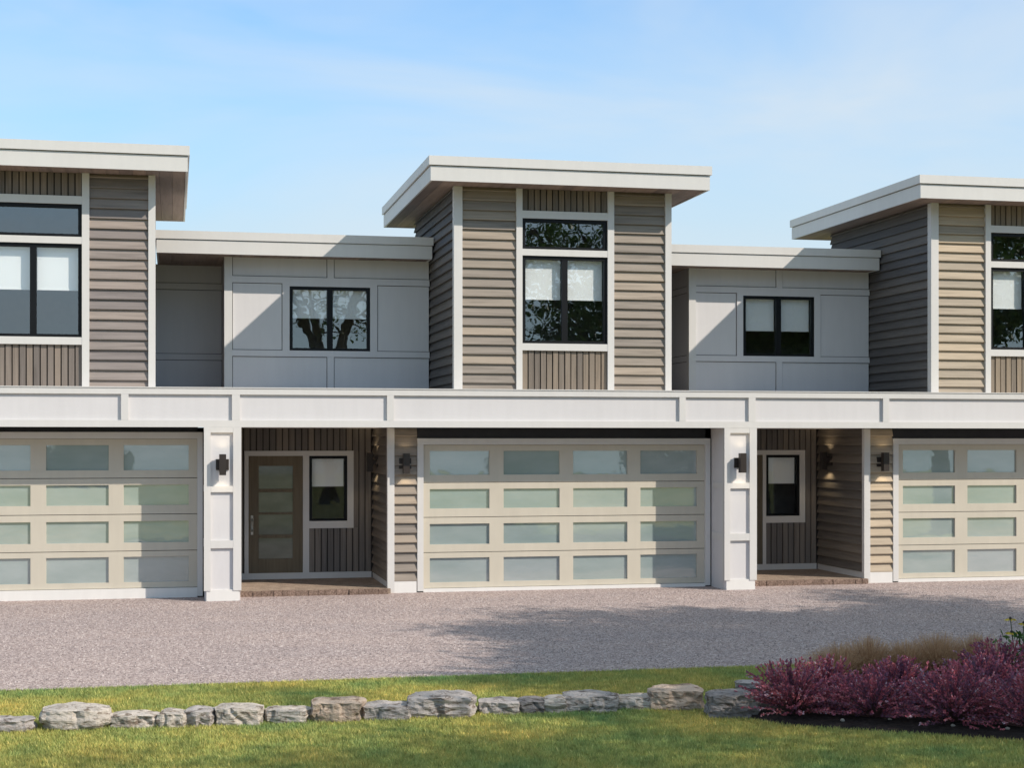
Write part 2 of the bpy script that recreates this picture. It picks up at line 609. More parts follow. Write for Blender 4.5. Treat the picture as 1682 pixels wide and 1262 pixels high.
def planks_front(parent, u0, u1, yc, z0, z1, m, pitch=LAP, name='plank'):
    """lap siding facing -Y: every board is its own part; yc = wall sheathing"""
    me = MB().prism([(yc + 0.002, 0.0), (yc - 0.052, 0.0), (yc - 0.052, 0.016), (yc - 0.008, pitch), (yc + 0.002, pitch)], 'x', u0, u1).mesh(name, m)
    n = int(math.ceil((z1 - z0) / pitch - 1e-6))
    for k in range(n):
        z = z0 + k * pitch
        if z + pitch > z1 + 1e-4:
            h = z1 - z
            if h < 0.02: continue
            mm = MB().prism([(yc + 0.002, 0.0), (yc - 0.052, 0.0), (yc - 0.052, 0.016), (yc - 0.012, h), (yc + 0.002, h)], 'x', u0, u1).mesh(name, m)
        else: mm = me
        link(name, mm, parent, (0, 0, z))


def planks_side(parent, uc, y0, y1, z0, z1, m, pitch=LAP, name='plank'):
    """lap siding facing -X on the wall plane uc"""
    me = MB().prism([(uc + 0.002, 0.0), (uc - 0.050, 0.0), (uc - 0.050, 0.016), (uc - 0.008, pitch), (uc + 0.002, pitch)], 'y', y0, y1).mesh(name, m)
    n = int(math.ceil((z1 - z0) / pitch - 1e-6))
    for k in range(n):
        z = z0 + k * pitch
        if z + pitch > z1 + 1e-4:
            h = z1 - z
            if h < 0.02: continue
            mm = MB().prism([(uc + 0.002, 0.0), (uc - 0.050, 0.0), (uc - 0.050, 0.016), (uc - 0.012, h), (uc + 0.002, h)], 'y', y0, y1).mesh(name, m)
        else: mm = me
        link(name, mm, parent, (0, 0, z))


def boards(parent, u0, u1, yc, z0, z1, m, pitch=0.107, skip=None):
    """vertical boards with open joints, alternately a little proud"""
    n = max(1, round((u1 - u0) / pitch)); w = (u1 - u0) / n
    for k in range(n):
        a, b = u0 + k * w, u0 + (k + 1) * w
        pr = 0.022 + (0.010 if k % 2 else 0.0) + rng.uniform(-0.002, 0.002)
        mb_ = MB()
        segs = [(z0, z1)]
        if skip:
            s0, s1, za, zb = skip
            if b > s0 + 0.001 and a < s1 - 0.001:
                segs = [(z0, za), (zb, z1)]
        for (p, q) in segs:
            if q - p > 0.01: mb_.box(a + 0.010, b - 0.010, yc - pr, yc + 0.001, p, q)
        if mb_.v: mb_.build('board', m, parent)


def window(parent, u0, u1, z0, z1, yf, lights, blind_z=None, fw=0.055, mull=0.105, name='window', depth=0.09, gm='glass'):
    """black framed window; yf = front of the frame; lights = panes side by side"""
    fr = MB()
    fr.box(u0, u1, yf, yf + depth, z1 - fw, z1).box(u0, u1, yf, yf + depth, z0, z0 + fw * 0.8)
    fr.box(u0, u0 + fw, yf + 0.001, yf + depth, z0, z1).box(u1 - fw, u1, yf + 0.001, yf + depth, z0, z1)
    w = fr.build(name, M['frame'], parent)
    iw = (u1 - u0 - 2 * fw - (lights - 1) * mull) / lights
    for k in range(lights):
        a = u0 + fw + k * (iw + mull)
        B(a, a + iw, yf + 0.045, yf + 0.051, z0 + fw * 0.8, z1 - fw).build('pane', M[gm], w)
        if k < lights - 1:
            B(a + iw, a + iw + mull, yf + 0.006, yf + depth - 0.004, z0 + fw * 0.8, z1 - fw).build('mullion', M['frame'], w)
        if blind_z:
            bb = B(a + 0.004, a + iw - 0.004, yf + depth + 0.03, yf + depth + 0.034, blind_z, z1 - fw + 0.02)
            bb.box(a + 0.004, a + iw - 0.004, yf + depth + 0.022, yf + depth + 0.042, blind_z - 0.02, blind_z)
            bb.build('blind', M['blind'], w)
    return w


def lamp(x, y, z, nx, label, roty=0.0, power=1.7, cone=105):
    """up-and-down wall lamp: back plate, arm and a square tube with a lens at each end"""
    t = empty('wall_lamp', (x, y, z), label, 'wall lamp', 'up and down wall lamps by the garages and porches')
    t.rotation_euler = (0, 0, roty)
    B(-0.10, 0.10, -0.022, 0.0, -0.085, 0.085).build('back_plate', M['bronze'], t)
    B(-0.03, 0.03, -0.085, -0.0225, -0.035, 0.035).build('arm', M['bronze'], t)
    tb = MB()
    n = 4; h = 0.163; w = 0.052; th = 0.004; yc = -0.135
    tb.box(-w, w, yc - w, yc - w + th, -h, h).box(-w, w, yc + w - th, yc + w, -h, h)
    tb.box(-w, -w + th, yc - w + th, yc + w - th, -h, h).box(w - th, w, yc - w + th, yc + w - th, -h, h)
    tb.build('lamp_body', M['bronze'], t)
    for s in (-1, 1):
        z0, z1 = sorted((s * (h - 0.045), s * (h - 0.051)))
        B(-w + th, w - th, yc - w + th, yc + w - th, z0, z1).build('lens', M['lens'], t)
        ld = bpy.data.lights.new('lamp_light', 'SPOT')
        ld.energy = power; ld.color = (1.0, 0.80, 0.50); ld.spot_size = R(cone); ld.spot_blend = 0.7; ld.shadow_soft_size = 0.03
        lo = bpy.data.objects.new('lamp_light', ld); COL.objects.link(lo)
        lo.parent = t; lo.location = (0, yc, s * (h - 0.02))
        lo.rotation_euler = (0 if s < 0 else math.pi, 0, 0)
    return t


def roof_slab(parent, name, u0, u1, y0, y1, z0, zf, zc0, zc1, over=0.03, back=None):
    """flat roof: soffit boards, fascia boards on all sides, dark reveal, crown band"""
    r = B(u0 + 0.02, u1 - 0.02, y0 + 0.02, y1 - 0.02, zf - 0.06, zc0 + 0.02).build(name, M['membrane'], parent)
    fa = MB()
    fa.box(u0, u1, y0, y0 + 0.03, z0, zf).box(u0, u1, y1 - 0.03, y1, z0, zf)
    fa.box(u0, u0 + 0.03, y0 + 0.0301, y1 - 0.0301, z0, zf).box(u1 - 0.03, u1, y0 + 0.0301, y1 - 0.0301, z0, zf)
    fa.build('fascia', M['trim'], r)
    B(u0 - over, u1 + over, y0 - over, y1 + over, zc0, zc1).build('roof_edge_band', M['trim'], r)
    # soffit boards run front to back
    n = max(2, int((u1 - u0 - 0.06) / 0.20)); w = (u1 - u0 - 0.06) / n
    for k in range(n):
        a = u0 + 0.03 + k * w
        B(a + 0.002, a + w - 0.002, y0 + 0.031, y1 - 0.031, z0 + 0.012, z0 + 0.03).build('soffit_board', M['soffit'], r)
    return r


def townhouse(idx, label, beam_div=7.25, dz=0.0, dstrip=0.0, dgar=0.0, dwin=0.0, blind2=4.70, full=True):
    X0 = 1.03 + (idx - 1) * P
    h = empty('townhouse', (X0, 0, 0), label, 'townhouse', 'row of attached townhouses')
    SX, SY, BD = M['side_x%d' % idx], M['side_y_shaded%d' % idx], M['board%d' % idx]
    T, PN = M['trim'], M['panel']

    # ---- ground floor shell
    core = MB()
    core.box(2.455 + dstrip, 3.0 + dgar, 0.75, 3.2, 0, 3.18)                # strip between porch and garage
    core.box(3.0 + dgar, 7.9 + dgar, 0.86, 6.0, 0, 3.18)                   # behind the garage door
    core.box(7.9 + dgar, 8.0, 0.72, 2.80, 0, 2.70)
    core.box(0.03, 2.45 + dstrip, 0.621, 2.779, 2.725, 3.18)                   # porch ceiling
    core.build('wall', M['wall_core'], h)
    B(0.03, 2.44 + dstrip, 0.6205, 2.779, 2.7175, 2.7245).build('porch_ceiling', PN, h)
    B(-0.10, 8.43, 0.10, 6.0, 3.185, 3.29).build('flat_roof', M['membrane'], h)

    # ---- parapet beam with recessed panels
    b0, b1 = -0.128, 8.412
    bm_ = B(b0, b1, 0.042, 0.62, 2.72, 3.322).build('beam', PN, h)
    B(b0, b1, 0.0, 0.0425, 3.225, 3.322).build('trim_board', T, bm_)
    B(b0, b1, 0.0, 0.0425, 2.715, 2.822).build('trim_board', T, bm_)
    B(b0, b1, -0.012, 0.66, 3.3225, 3.338).build('cap', T, bm_)
    for c, w in ((b0 + 0.0615, 0.123), (2.363, 0.112), (beam_div, 0.112)):
        B(c - w / 2, c + w / 2, 0.001, 0.0428, 2.823, 3.224).build('trim_board', T, bm_)

    # ---- pier on the right
    pr = MB().box(8.0, 8.54, 0.042, 2.76, 0.0, 2.714).build('pier', PN, h)
    for (a, b) in ((7.982, 8.085), (8.43, 8.556)):
        B(a, b, 0.0, 0.0425, 0.16, 2.714).build('trim_board', T, pr)
    for (p, q) in ((2.63, 2.714), (1.70, 1.795), (0.825, 0.945)):
        B(8.086, 8.429, 0.002, 0.0426, p, q).build('trim_board', T, pr)
    B(8.02, 8.52, 0.012, 0.0422, 0.0, 0.175).build('base_board', M['sill'], pr)
    B(7.982, 7.9995, 0.029, 0.12, 0.16, 2.714).build('trim_board', T, pr)
    for (p, q) in ((1.70, 1.795), (0.825, 0.945)):
        B(7.985, 7.9996, 0.121, 0.62, p, q).build('trim_board', T, pr)

    # ---- garage
    g = dgar
    gl, gr = 3.005 + g, 7.89 + g
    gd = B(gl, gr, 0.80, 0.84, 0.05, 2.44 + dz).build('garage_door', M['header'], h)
    cuts = [(3.119, 4.125), (4.366, 5.33), (5.565, 6.517), (6.747, 7.757)]
    secs = [(0.062, 0.645, 0.152, 0.558), (0.655, 1.228, 0.781, 1.123), (1.238, 1.803, 1.376, 1.70), (1.813, 2.432, 1.934, 2.333)]
    for (z0, z1, p0, p1) in secs:
        z0, z1, p0, p1 = z0 + dz, z1 + dz, p0 + dz, p1 + dz
        pm = MB().box(gl, gr, 0.752, 0.80, z0, p0).box(gl, gr, 0.752, 0.80, p1, z1)
        xs = [gl] + [c + g for q in cuts for c in q] + [gr]
        for k in range(0, len(xs), 2): pm.box(xs[k], xs[k + 1], 0.7525, 0.7995, p0, p1)
        pm.build('panel', M['garage'], gd)
        for (a, b) in cuts:
            B(a + g, b + g, 0.788, 0.796, p0, p1).build('pane', M['frost'], gd)
    B(gl - 0.0, gr + 0.0, 0.70, 0.80, 0.0, 0.055 + max(dz, 0)).build('sill', M['sill'], h)
    gt = B(gl - 0.103, gr + 0.085, 0.682, 0.76, 2.436 + dz, 2.54 + dz).build('garage_surround', T, h)
    B(gl - 0.103, gl - 0.001, 0.683, 0.76, 0.02, 2.435 + dz).build('trim_board', T, gt)
    B(gr + 0.001, gr + 0.085, 0.683, 0.76, 0.02, 2.435 + dz).build('trim_board', T, gt)
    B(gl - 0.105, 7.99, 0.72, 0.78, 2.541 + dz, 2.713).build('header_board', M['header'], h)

    # ---- upper tower: four walls with a window bay in the middle
    tw = MB()
    tw.box(3.53, 4.60, 0.634, 0.72, 3.28, 6.72).box(6.17, 7.20, 0.634, 0.72, 3.28, 6.72)
    tw.box(4.6001, 6.1699, 0.634, 0.72, 3.28, 4.07).box(4.6001, 6.1699, 0.634, 0.72, 5.64, 5.66).box(4.6001, 6.1699, 0.634, 0.72, 6.25, 6.72)
    tw.box(3.53, 3.62, 0.7201, 4.87, 3.28, 6.72).box(7.11, 7.20, 0.7201, 4.87, 3.28, 6.72).box(3.6201, 7.1099, 4.78, 4.87, 3.28, 6.72)
    tower = tw.build('tower_wall', M['wall_core'], h)
    im = MB().box(3.625, 7.105, 2.6, 2.64, 3.30, 6.70).box(3.625, 7.105, 0.73, 2.59, 3.292, 3.30)
    im.build('interior_wall', M['interior'], tower)
    planks_front(tower, 3.634, 4.543, 0.634, 3.30, 6.70, SX)
    planks_front(tower, 6.231, 7.131, 0.634, 3.30, 6.70, SX)
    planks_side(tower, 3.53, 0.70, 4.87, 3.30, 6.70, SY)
    boards(tower, 4.648, 6.117, 0.634, 3.29, 4.008, BD)
    boards(tower, 4.648, 6.117, 0.634, 6.335, 6.70, BD)
    # corner boards wrap the corner; casings round the bay
    B(3.49, 3.633, 0.562, 0.633, 3.28, 6.70).build('corner_board', T, tower)
    B(3.4905, 3.5295, 0.6335, 0.70, 3.28, 6.70).build('corner_board', T, tower)
    B(7.132, 7.24, 0.562, 0.70, 3.28, 6.70).build('corner_board', T, tower)
    for (a, b) in ((4.544, 4.647), (6.118, 6.23)):
        B(a, b, 0.562, 0.633, 3.28, 6.70).build('trim_board', T, tower)
    for (p, q) in ((4.008, 4.125), (5.588, 5.697), (6.21, 6.335)):
        B(4.6475, 6.1175, 0.565, 0.6335, p, q).build('trim_board', T, tower)
    window(h, 4.6478, 6.1172, 4.1255, 5.5875, 0.598, 2, 4.885, 0.058, 0.098)
    window(h, 4.6478, 6.1172, 5.6975, 6.2095, 0.598, 1, None, 0.058)
    roof_slab(h, 'tower_roof', 3.016, 7.735, 0.03, 5.75, 6.69, 6.926, 6.941, 7.087)

    # ---- recessed upper wall with the smaller window, and the niche beside it
    w0, w1, wz0, wz1 = 0.985 + dwin, 2.415 + dwin, 4.10, 5.235
    bw = MB()
    bw.box(-0.13, w0 - 0.04, 3.08, 3.18, 3.28, 5.74).box(w1 + 0.04, 3.49, 3.08, 3.18, 3.28, 5.74)
    bw.box(w0 - 0.0399, w1 + 0.0399, 3.08, 3.18, 3.28, wz0 - 0.02).box(w0 - 0.0399, w1 + 0.0399, 3.08, 3.18, wz1 + 0.02, 5.74)
    bw.box(-0.13, -0.03, 3.1801, 5.9, 3.28, 5.74).box(-0.0299, 3.49, 5.8, 5.9, 3.28, 5.74)
    if full: bw.box(-1.339, -0.1301, 4.60, 4.70, 3.28, 5.74)
    bump = bw.build('upper_wall', M['wall_core'], h)
    gp_ = 0.011
    cells = []
    for (p, q) in ((3.285, 3.99), (5.397, 5.74)):
        cells += [(-0.012, 1.65 + dwin, p, q), (1.768 + dwin, 3.488, p, q)]
    cells += [(-0.012, w0 - 0.125, 4.098, 5.284), (w1 + 0.128, 3.488, 4.098, 5.284)]
    for (a, b, p, q) in cells:
        B(a + gp_, b - gp_, 3.068, 3.0795, p + gp_, q - gp_).build('panel', PN, bump)
    for (p, q) in ((3.285, 3.99), (4.098, 5.284), (5.397, 5.74)):
        B(-0.142, -0.1305, 3.18, 4.59, p + gp_, q - gp_).build('panel', PN, bump)
        if full: B(-1.338, -0.15, 4.588, 4.5995, p + gp_, q - gp_).build('panel', PN, bump)
    MB().box(-0.02, 3.48, 4.5, 4.54, 3.3, 5.72).build('interior_wall', M['interior'], bump)
    B(-0.15, -0.012, 3.036, 3.0795, 3.28, 5.74).build('corner_board', T, bump)
    B(-0.1505, -0.1305, 3.08, 3.17, 3.28, 5.74).build('corner_board', T, bump)
    for (p, q) in ((5.284, 5.397), (3.99, 4.098)):
        B(-0.011, 3.488, 3.044, 3.0796, p, q).build('batten', PN, bump)
        B(-0.148, -0.1304, 3.171, 4.595, p, q).build('batten', PN, bump)
        if full: B(-1.338, -0.149, 4.565, 4.599, p, q).build('batten', PN, bump)
    for (a, b) in ((w0 - 0.125, w0), (w1, w1 + 0.128)):
        B(a, b, 3.0445, 3.0797, 4.0985, 5.2835).build('batten', PN, bump)
    for (p, q) in ((5.398, 5.73), (3.285, 3.989)):
        B(1.65 + dwin, 1.768 + dwin, 3.0447, 3.0798, p, q).build('batten', PN, bump)
    B(w0, w1, 3.045, 3.0797, wz1 + 0.002, 5.2835).build('batten', PN, bump)
    window(h, w0 + 0.001, w1 - 0.001, wz0, wz1, 3.056, 2, blind2, 0.055, 0.10)
    roof_slab(h, 'low_roof', -1.305 if full else -0.2, 3.455, 2.55, 6.3, 5.715, 5.945, 5.957, 6.10, 0.02)

    # ---- porch
    pw = MB()
    e0, e1, ez0, ez1 = 1.305 + dwin * 0.7, 1.972 + dwin * 0.7, 1.09, 2.212          # porch window
    pw.box(0.02, e0 - 0.02, 2.78, 2.88, 0.0, 2.80).box(e1 + 0.02, 2.45 + dstrip, 2.78, 2.88, 0, 2.80)
    pw.box(e0 - 0.0199, e1 + 0.0199, 2.78, 2.88, 0, ez0 - 0.02).box(e0 - 0.0199, e1 + 0.0199, 2.78, 2.88, ez1 + 0.02, 2.80)
    porch = pw.build('porch_wall', M['wall_core'], h)
    MB().box(e0 - 0.4, e1 + 0.4, 3.9, 3.94, 0.1, 2.6).box(e0 - 0.44, e0 - 0.4, 2.89, 3.9, 0.1, 2.6).box(e1 + 0.4, e1 + 0.44, 2.89, 3.9, 0.1, 2.6).build('interior_wall', M['interior'], porch)
    boards(porch, 0.06, 2.40 + dstrip, 2.78, 0.19, 2.717, M['porch%d' % idx], 0.11, (0.18, e1 + 0.11, 0.19, 2.32))
    nb_ = max(1, round((2.34 + dstrip) / 0.11)); wb_ = (2.34 + dstrip) / nb_
    xb_ = 0.06 + math.ceil((e1 + 0.109 - 0.06) / wb_) * wb_
    boards(porch, e0 - 0.01, xb_, 2.78, 0.19, 0.96, M['porch%d' % idx], 0.11)
    if xb_ - e1 - 0.112 > 0.025:
        B(e1 + 0.113, xb_ - 0.008, 2.755, 2.7805, 0.961, 2.32).build('board', M['porch%d' % idx], porch)
    B(0.185, e1 + 0.112, 2.735, 2.7795, 2.235, 2.322).build('trim_board', T, porch)
    B(0.185, 0.255, 2.737, 2.7795, 0.19, 2.2345).build('trim_board', T, porch)
    B(1.195, e0 - 0.001, 2.737, 2.7795, 0.19, 2.2345).build('trim_board', T, porch)
    B(e1 + 0.001, e1 + 0.112, 2.7375, 2.7795, 0.962, 2.2345).build('trim_board', T, porch)
    B(e0, e1, 2.7385, 2.7795, 0.962, ez0 - 0.002).build('trim_board', T, porch)
    B(0.04, 2.40 + dstrip, 2.742, 2.7795, 0.08, 0.189).build('base_board', T, porch)
    window(h, e0, e1, ez0, ez1 + 0.02, 2.752, 1, 1.712, 0.05, gm='porch_glass')
    # front door: stiles and rails round four glass lites
    D0, D1, DZ0, DZ1 = 0.257, 1.193, 0.19, 2.234
    dm = MB()
    gx0, gx1 = 0.43, 1.02
    lz = [(0.44, 0.80), (0.86, 1.21), (1.25, 1.60), (1.66, 2.06)]
    dm.box(D0, gx0, 2.745, 2.7795, DZ0, DZ1).box(gx1, D1, 2.745, 2.7795, DZ0, DZ1)
    zz = [DZ0] + [c for q in lz for c in q] + [DZ1]
    for k in range(0, len(zz), 2): dm.box(gx0 + 0.0001, gx1 - 0.0001, 2.7455, 2.7795, zz[k], zz[k + 1])
    fd = dm.build('front_door', M['door'], h)
    for (p, q) in lz:
        B(gx0, gx1, 2.766, 2.772, p, q).build('pane', M['door_lite'], fd)
    hd = MB().box(0.293, 0.335, 2.735, 2.7448, 0.86, 1.20)
    hd.tube([(0.314, 2.735, 1.14), (0.314, 2.685, 1.10), (0.314, 2.685, 0.96), (0.314, 2.735, 0.92)], [0.012] * 4, 8)
    hd.tube([(0.314, 2.735, 1.17), (0.314, 2.715, 1.17)], [0.022, 0.02], 10)
    hd.build('handle', M['metal'], fd)
    # siding on the side of the garage and the narrow strip beside the garage door
    st = B(2.44 + dstrip, 2.90 + g, 0.741, 0.76, 0.0, 2.70).build('siding_wall', M['wall_core'], h)
    s0, s1 = 2.407 + dstrip, 2.901 + g
    planks_front(st, s0 + 0.115, s1 - 0.004, 0.738, 0.19, 2.712, SX)
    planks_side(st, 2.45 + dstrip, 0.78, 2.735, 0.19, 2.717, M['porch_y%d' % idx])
    B(s0, s0 + 0.114, 0.684, 0.7405, 0.0, 2.713).build('corner_board', T, st)
    B(s0 + 0.0005, s0 + 0.040, 0.741, 0.78, 0.0, 2.713).build('corner_board', T, st)
    B(s0 + 0.1145, s1 - 0.012, 0.686, 0.7375, 0.0, 0.187).build('base_board', M['sill'], st)
    B(s0 + 0.012, s0 + 0.042, 0.781, 2.741, 0.08, 0.189).build('base_board', T, st)
    # porch slab with a rough stone edge
    sl = B(0.0, s0 + 0.04, 0.60, 2.78, 0.0, 0.082).build('porch_slab', M['concrete'], h)
    x = 0.005
    while x < s0 - 0.03:
        w = min(rng.uniform(0.10, 0.22), s0 - x - 0.004)
        if s0 - x - w < 0.09: w = s0 - x - 0.004
        B(x + 0.003, x + w - 0.003, 0.53 + rng.uniform(-0.012, 0.012), 0.599, 0.0, 0.088 + rng.uniform(-0.006, 0.008)).build('edge_stone', M['stone_edge'], sl)
        x += w
    return h


townhouse(0, 'left townhouse with pinkish grey siding, its roof and garage cut off by the left edge', beam_div=6.787, dz=0.10)
townhouse(1, 'middle townhouse with olive brown front door and whole tower with leafy window reflections')
townhouse(2, 'right townhouse with warm beige siding, its tower cut off by the right edge', dstrip=-0.13, dgar=-0.075, dwin=-0.06, blind2=4.60)

for i_, n_ in enumerate(('left', 'middle', 'right')):
    X0 = 1.03 + (i_ - 1) * P
    dst = -0.13 if i_ == 2 else 0.0
    dg = -0.075 if i_ == 2 else 0.0
    if i_ < 2:
        lamp(X0 + 8.265, 0.0415, 2.13, 0, ('bronze wall lamp on the white pier left of the olive front door',
                                   'bronze wall lamp on the white pier right of the whole garage door')[i_])
    if i_ > 0:
        lamp(X0 + 2.70 + dst * 0.6, 0.71, 2.13, 0, ('bronze wall lamp on the shaded siding strip between olive front door and whole garage door',
                                   'bronze wall lamp on the warm beige siding strip left of the right garage door')[i_ - 1])
        lamp(X0 + 2.43 + dst, 2.18, 2.13, 0, ('dark wall lamp inside the porch of the olive front door, on its right wall',
                                   'dark wall lamp inside the right hand porch beside the small window')[i_ - 1], -math.pi / 2, 3.6, 140)


# ------------------------------------------------------------------ ground-plane placement from the photograph's own geometry
def gp(px, py):
    a = YAW + math.atan((px - 841) / F_PX)
    zc = 2.525 * F_PX / (py - HZ); rx = (px - 841) / F_PX
    return (zc * (math.sin(YAW) + rx * math.cos(YAW)), zc * (math.cos(YAW) - rx * math.sin(YAW)) - 24.7, F_PX / zc)


# ------------------------------------------------------------------ stones
RK = {'pale': rock_mat('pale_limestone', (0.53, 0.465, 0.405)),
      'grey': rock_mat('grey_limestone', (0.43, 0.385, 0.36)),
      'brown': rock_mat('brown_limestone', (0.48, 0.375, 0.295)),
      'dark': rock_mat('dark_limestone', (0.26, 0.235, 0.225))}


def stone(px0, px1, top, base, kind, label, seed, depth=0.32, slope=0.0, rnd=0.35, name='rock', top_back=None):
    x0, y0, s0 = gp(px0, base); x1, y1, s1 = gp(px1, base)
    w = math.hypot(x1 - x0, y1 - y0)
    cx_, cy_ = (x0 + x1) / 2, (y0 + y1) / 2
    s = (s0 + s1) / 2
    zt = (base - top) / s                                  # height if the top edge were at the front
    hgt = max(0.10, zt - depth * 0.10)                    # part of it is the top surface receding
    bm = bmesh.new()
    bmesh.ops.create_cube(bm, size=1.0)
    bmesh.ops.subdivide_edges(bm, edges=bm.edges[:], cuts=15, use_grid_fill=True)
    rr = random.Random(seed)
    off = Vector((rr.uniform(-50, 50), rr.uniform(-50, 50), rr.uniform(-50, 50)))
    cut = [rr.uniform(0.0, 0.16) for _ in range(4)]
    for v in bm.verts:
        p = v.co.copy()
        q = p.copy()
        # plan outline: corners knocked off unevenly
        k = int(p.x > 0) + 2 * int(p.y > 0)
        c = abs(p.x) * abs(p.y) * 4
        q.x *= 1 - cut[k] * c * 1.2; q.y *= 1 - cut[3 - k] * c * 1.2
        r = max(0.0, p.length - 0.5) / 0.366
        q *= 1 - rnd * 0.20 * r
        W = Vector((q.x * w, q.y * depth, q.z * hgt))
        n1 = noise.fractal(W * 5.0 + off, 1.0, 2.2, 5)
        n2 = noise.noise(Vector((W.x * 9, W.y * 9, W.z * 3)) + off)
        ledge = noise.noise(Vector((W.x * 1.5, 3.0, W.z * 26)) + off)     # bedding layers on the split faces
        side = 1 if abs(p.z) < 0.44 else 0.15
        out = Vector((p.x, p.y, 0))
        if out.length > 1e-4: out.normalize()
        edge = 1 if max(abs(p.x), abs(p.y)) > 0.44 else 0
        chip = -abs(noise.noise(Vector((W.x * 13, W.y * 13, W.z * 17)) + off)) * 0.026
        crack = -0.030 * max(0.0, 1 - abs(noise.noise(Vector((W.x * 4.5, 7.0, W.z * 2.5)) + off)) * 9)
        W += out * (edge * side * (0.022 * n1 + 0.016 * n2 + 0.012 * ledge + chip + crack + 0.012))
        if p.z > 0.44:
            W.z += 0.013 * n1 + 0.008 * n2 + slope * W.x - 0.06 * hgt * (abs(p.x) * 2) ** 4
        v.co = W + Vector((0, 0, hgt / 2 - 0.012))
    bmesh.ops.recalc_face_normals(bm, faces=bm.faces)
    me = bpy.data.meshes.new(name); bm.to_mesh(me); bm.free()
    me.materials.append(RK[kind])
    o = bpy.data.objects.new(name, me); COL.objects.link(o)
    ang = math.atan2(y1 - y0, x1 - x0) + rr.uniform(-0.05, 0.05)
    o.location = (cx_ - math.sin(ang) * -0 , cy_ + depth / 2, 0)
    o.rotation_euler = (0, 0, ang)
    for p in me.polygons: p.use_smooth = False
    return tag(o, label, 'rock', 'low edging of limestone blocks across the lawn')


ST = [(-60, 57, 1177, 1204, 'grey', 'low grey limestone block at the left edge of the lawn', .3, .3),
      (60, 182, 1155, 1202, 'pale', 'largest rounded pale boulder near the left end of the stone edging', .46, 1.1),
      (181, 263, 1168, 1197, 'pale', 'flat broken pale block just right of the rounded boulder', .3, .4),
      (262, 308, 1166, 1196, 'pale', 'small square pale block touching a slightly taller block to its right', .28, .3),
      (307, 353, 1161, 1195, 'grey', 'short block with dark cracks left of the bright squared block', .32, .3),
      (351, 434, 1157, 1193, 'pale', 'bright pale squared block standing taller than its two neighbours', .32, .2),
      (437, 515, 1160, 1189, 'pale', 'low cream block with dark top left of the tan cube shaped block', .3, .4),
      (515, 601, 1146, 1187, 'brown', 'tan cube shaped block with rough split face below the olive door', .4, .15),
      (601, 680, 1153, 1184, 'grey', 'low grey block sloping up between tan cube and large grey slab', .36, .3),
      (676, 790, 1136, 1181, 'grey', 'largest grey slab with flat top in the middle of the stone edging', .5, .45),
      (790, 862, 1147, 1174, 'grey', 'narrow low grey block right of the largest grey slab', .28, .3),
      (858, 902, 1145, 1173, 'dark', 'small dark cracked block in the shade right of the edging middle', .3, .3),
      (898, 940, 1142, 1172, 'pale', 'small block with white lit top next to the dark cracked block', .32, .3),
      (934, 1026, 1136, 1171, 'grey', 'long flat grey slab in tree shade left of a thin white slab', .45, .3),
      (1016, 1092, 1140, 1166, 'pale', 'thin white slab wedged left of the brown tilted block', .36, .4),
      (1078, 1172, 1126, 1168, 'brown', 'brown tilted block with orange stains near the purple shrubs', .46, .25),
      (1170, 1262, 1134, 1181, 'dark', 'dark shaded block with pale top half hidden by the purple shrub', .4, .15)]
for k, (a, b, t, bs, kd, lb, dp, rd) in enumerate(ST):
    stone(a, b, t, bs, kd, lb, 100 + k, dp, rr_ if False else 0.0, rd)
stone(1213, 1262, 1119, 1136, 'grey', 'small grey stone behind the dark block at the shrub end', 140, .25, 0, .8)
stone(1490, 1535, 1113, 1140, 'pale', 'pale stone peeking out between the purple shrubs', 141, .25, 0, .8)

pm = None
for k, (x, y) in enumerate([(1388, 1194), (1212, 1182), (1660, 1208), (1497, 1191), (1466, 1193), (1570, 1203)]):
    gx, gy, s = gp(x, y)
    bm = bmesh.new()
    bmesh.ops.create_icosphere(bm, subdivisions=2, radius=0.5)
    for v in bm.verts:
        v.co *= 1 + 0.25 * noise.noise(v.co * 2.1 + Vector((k * 7, 0, 0)))
        v.co = Vector((v.co.x * 0.042, v.co.y * 0.036, v.co.z * 0.03))
    me = bpy.data.meshes.new('pebble'); bm.to_mesh(me); bm.free(); me.materials.append(RK['pale'])
    o = link('pebble', me, None, (gx, gy + 0.05, 0.045)); o.rotation_euler = (0, 0, k * 1.3)
    tag(o, ('small pale pebble on the dark soil, below the second purple shrub', 'small pale pebble by the dark stone block, leftmost on the soil', 'small pale pebble on the soil closest to the right edge', 'small pale pebble on the soil left of the broad front shrub', 'small pale pebble half under the twigs between second and broad front shrub', 'small pale pebble below the middle of the broad front shrub')[k], 'pebble', 'pale pebbles on the soil bed')


# ------------------------------------------------------------------ plants
def unit(n):
    v = nrs.normal(size=(n, 3)); return v / np.linalg.norm(v, axis=1, keepdims=True)


def leaf_quads(c, d, ln, wd, tone):
    """quads centred at c, pointing along d, with length ln and width wd"""
    n = len(c)
    s = np.cross(d, unit(n)); s /= np.linalg.norm(s, axis=1, keepdims=True) + 1e-9
    ln = np.asarray(ln).reshape(-1, 1); wd = np.asarray(wd).reshape(-1, 1)
    a = c; b = c + d * ln * 0.5 + s * wd * 0.5; e = c + d * ln; f = c + d * ln * 0.5 - s * wd * 0.5
    return np.stack([a, b, e, f], 1).reshape(-1, 3), tone


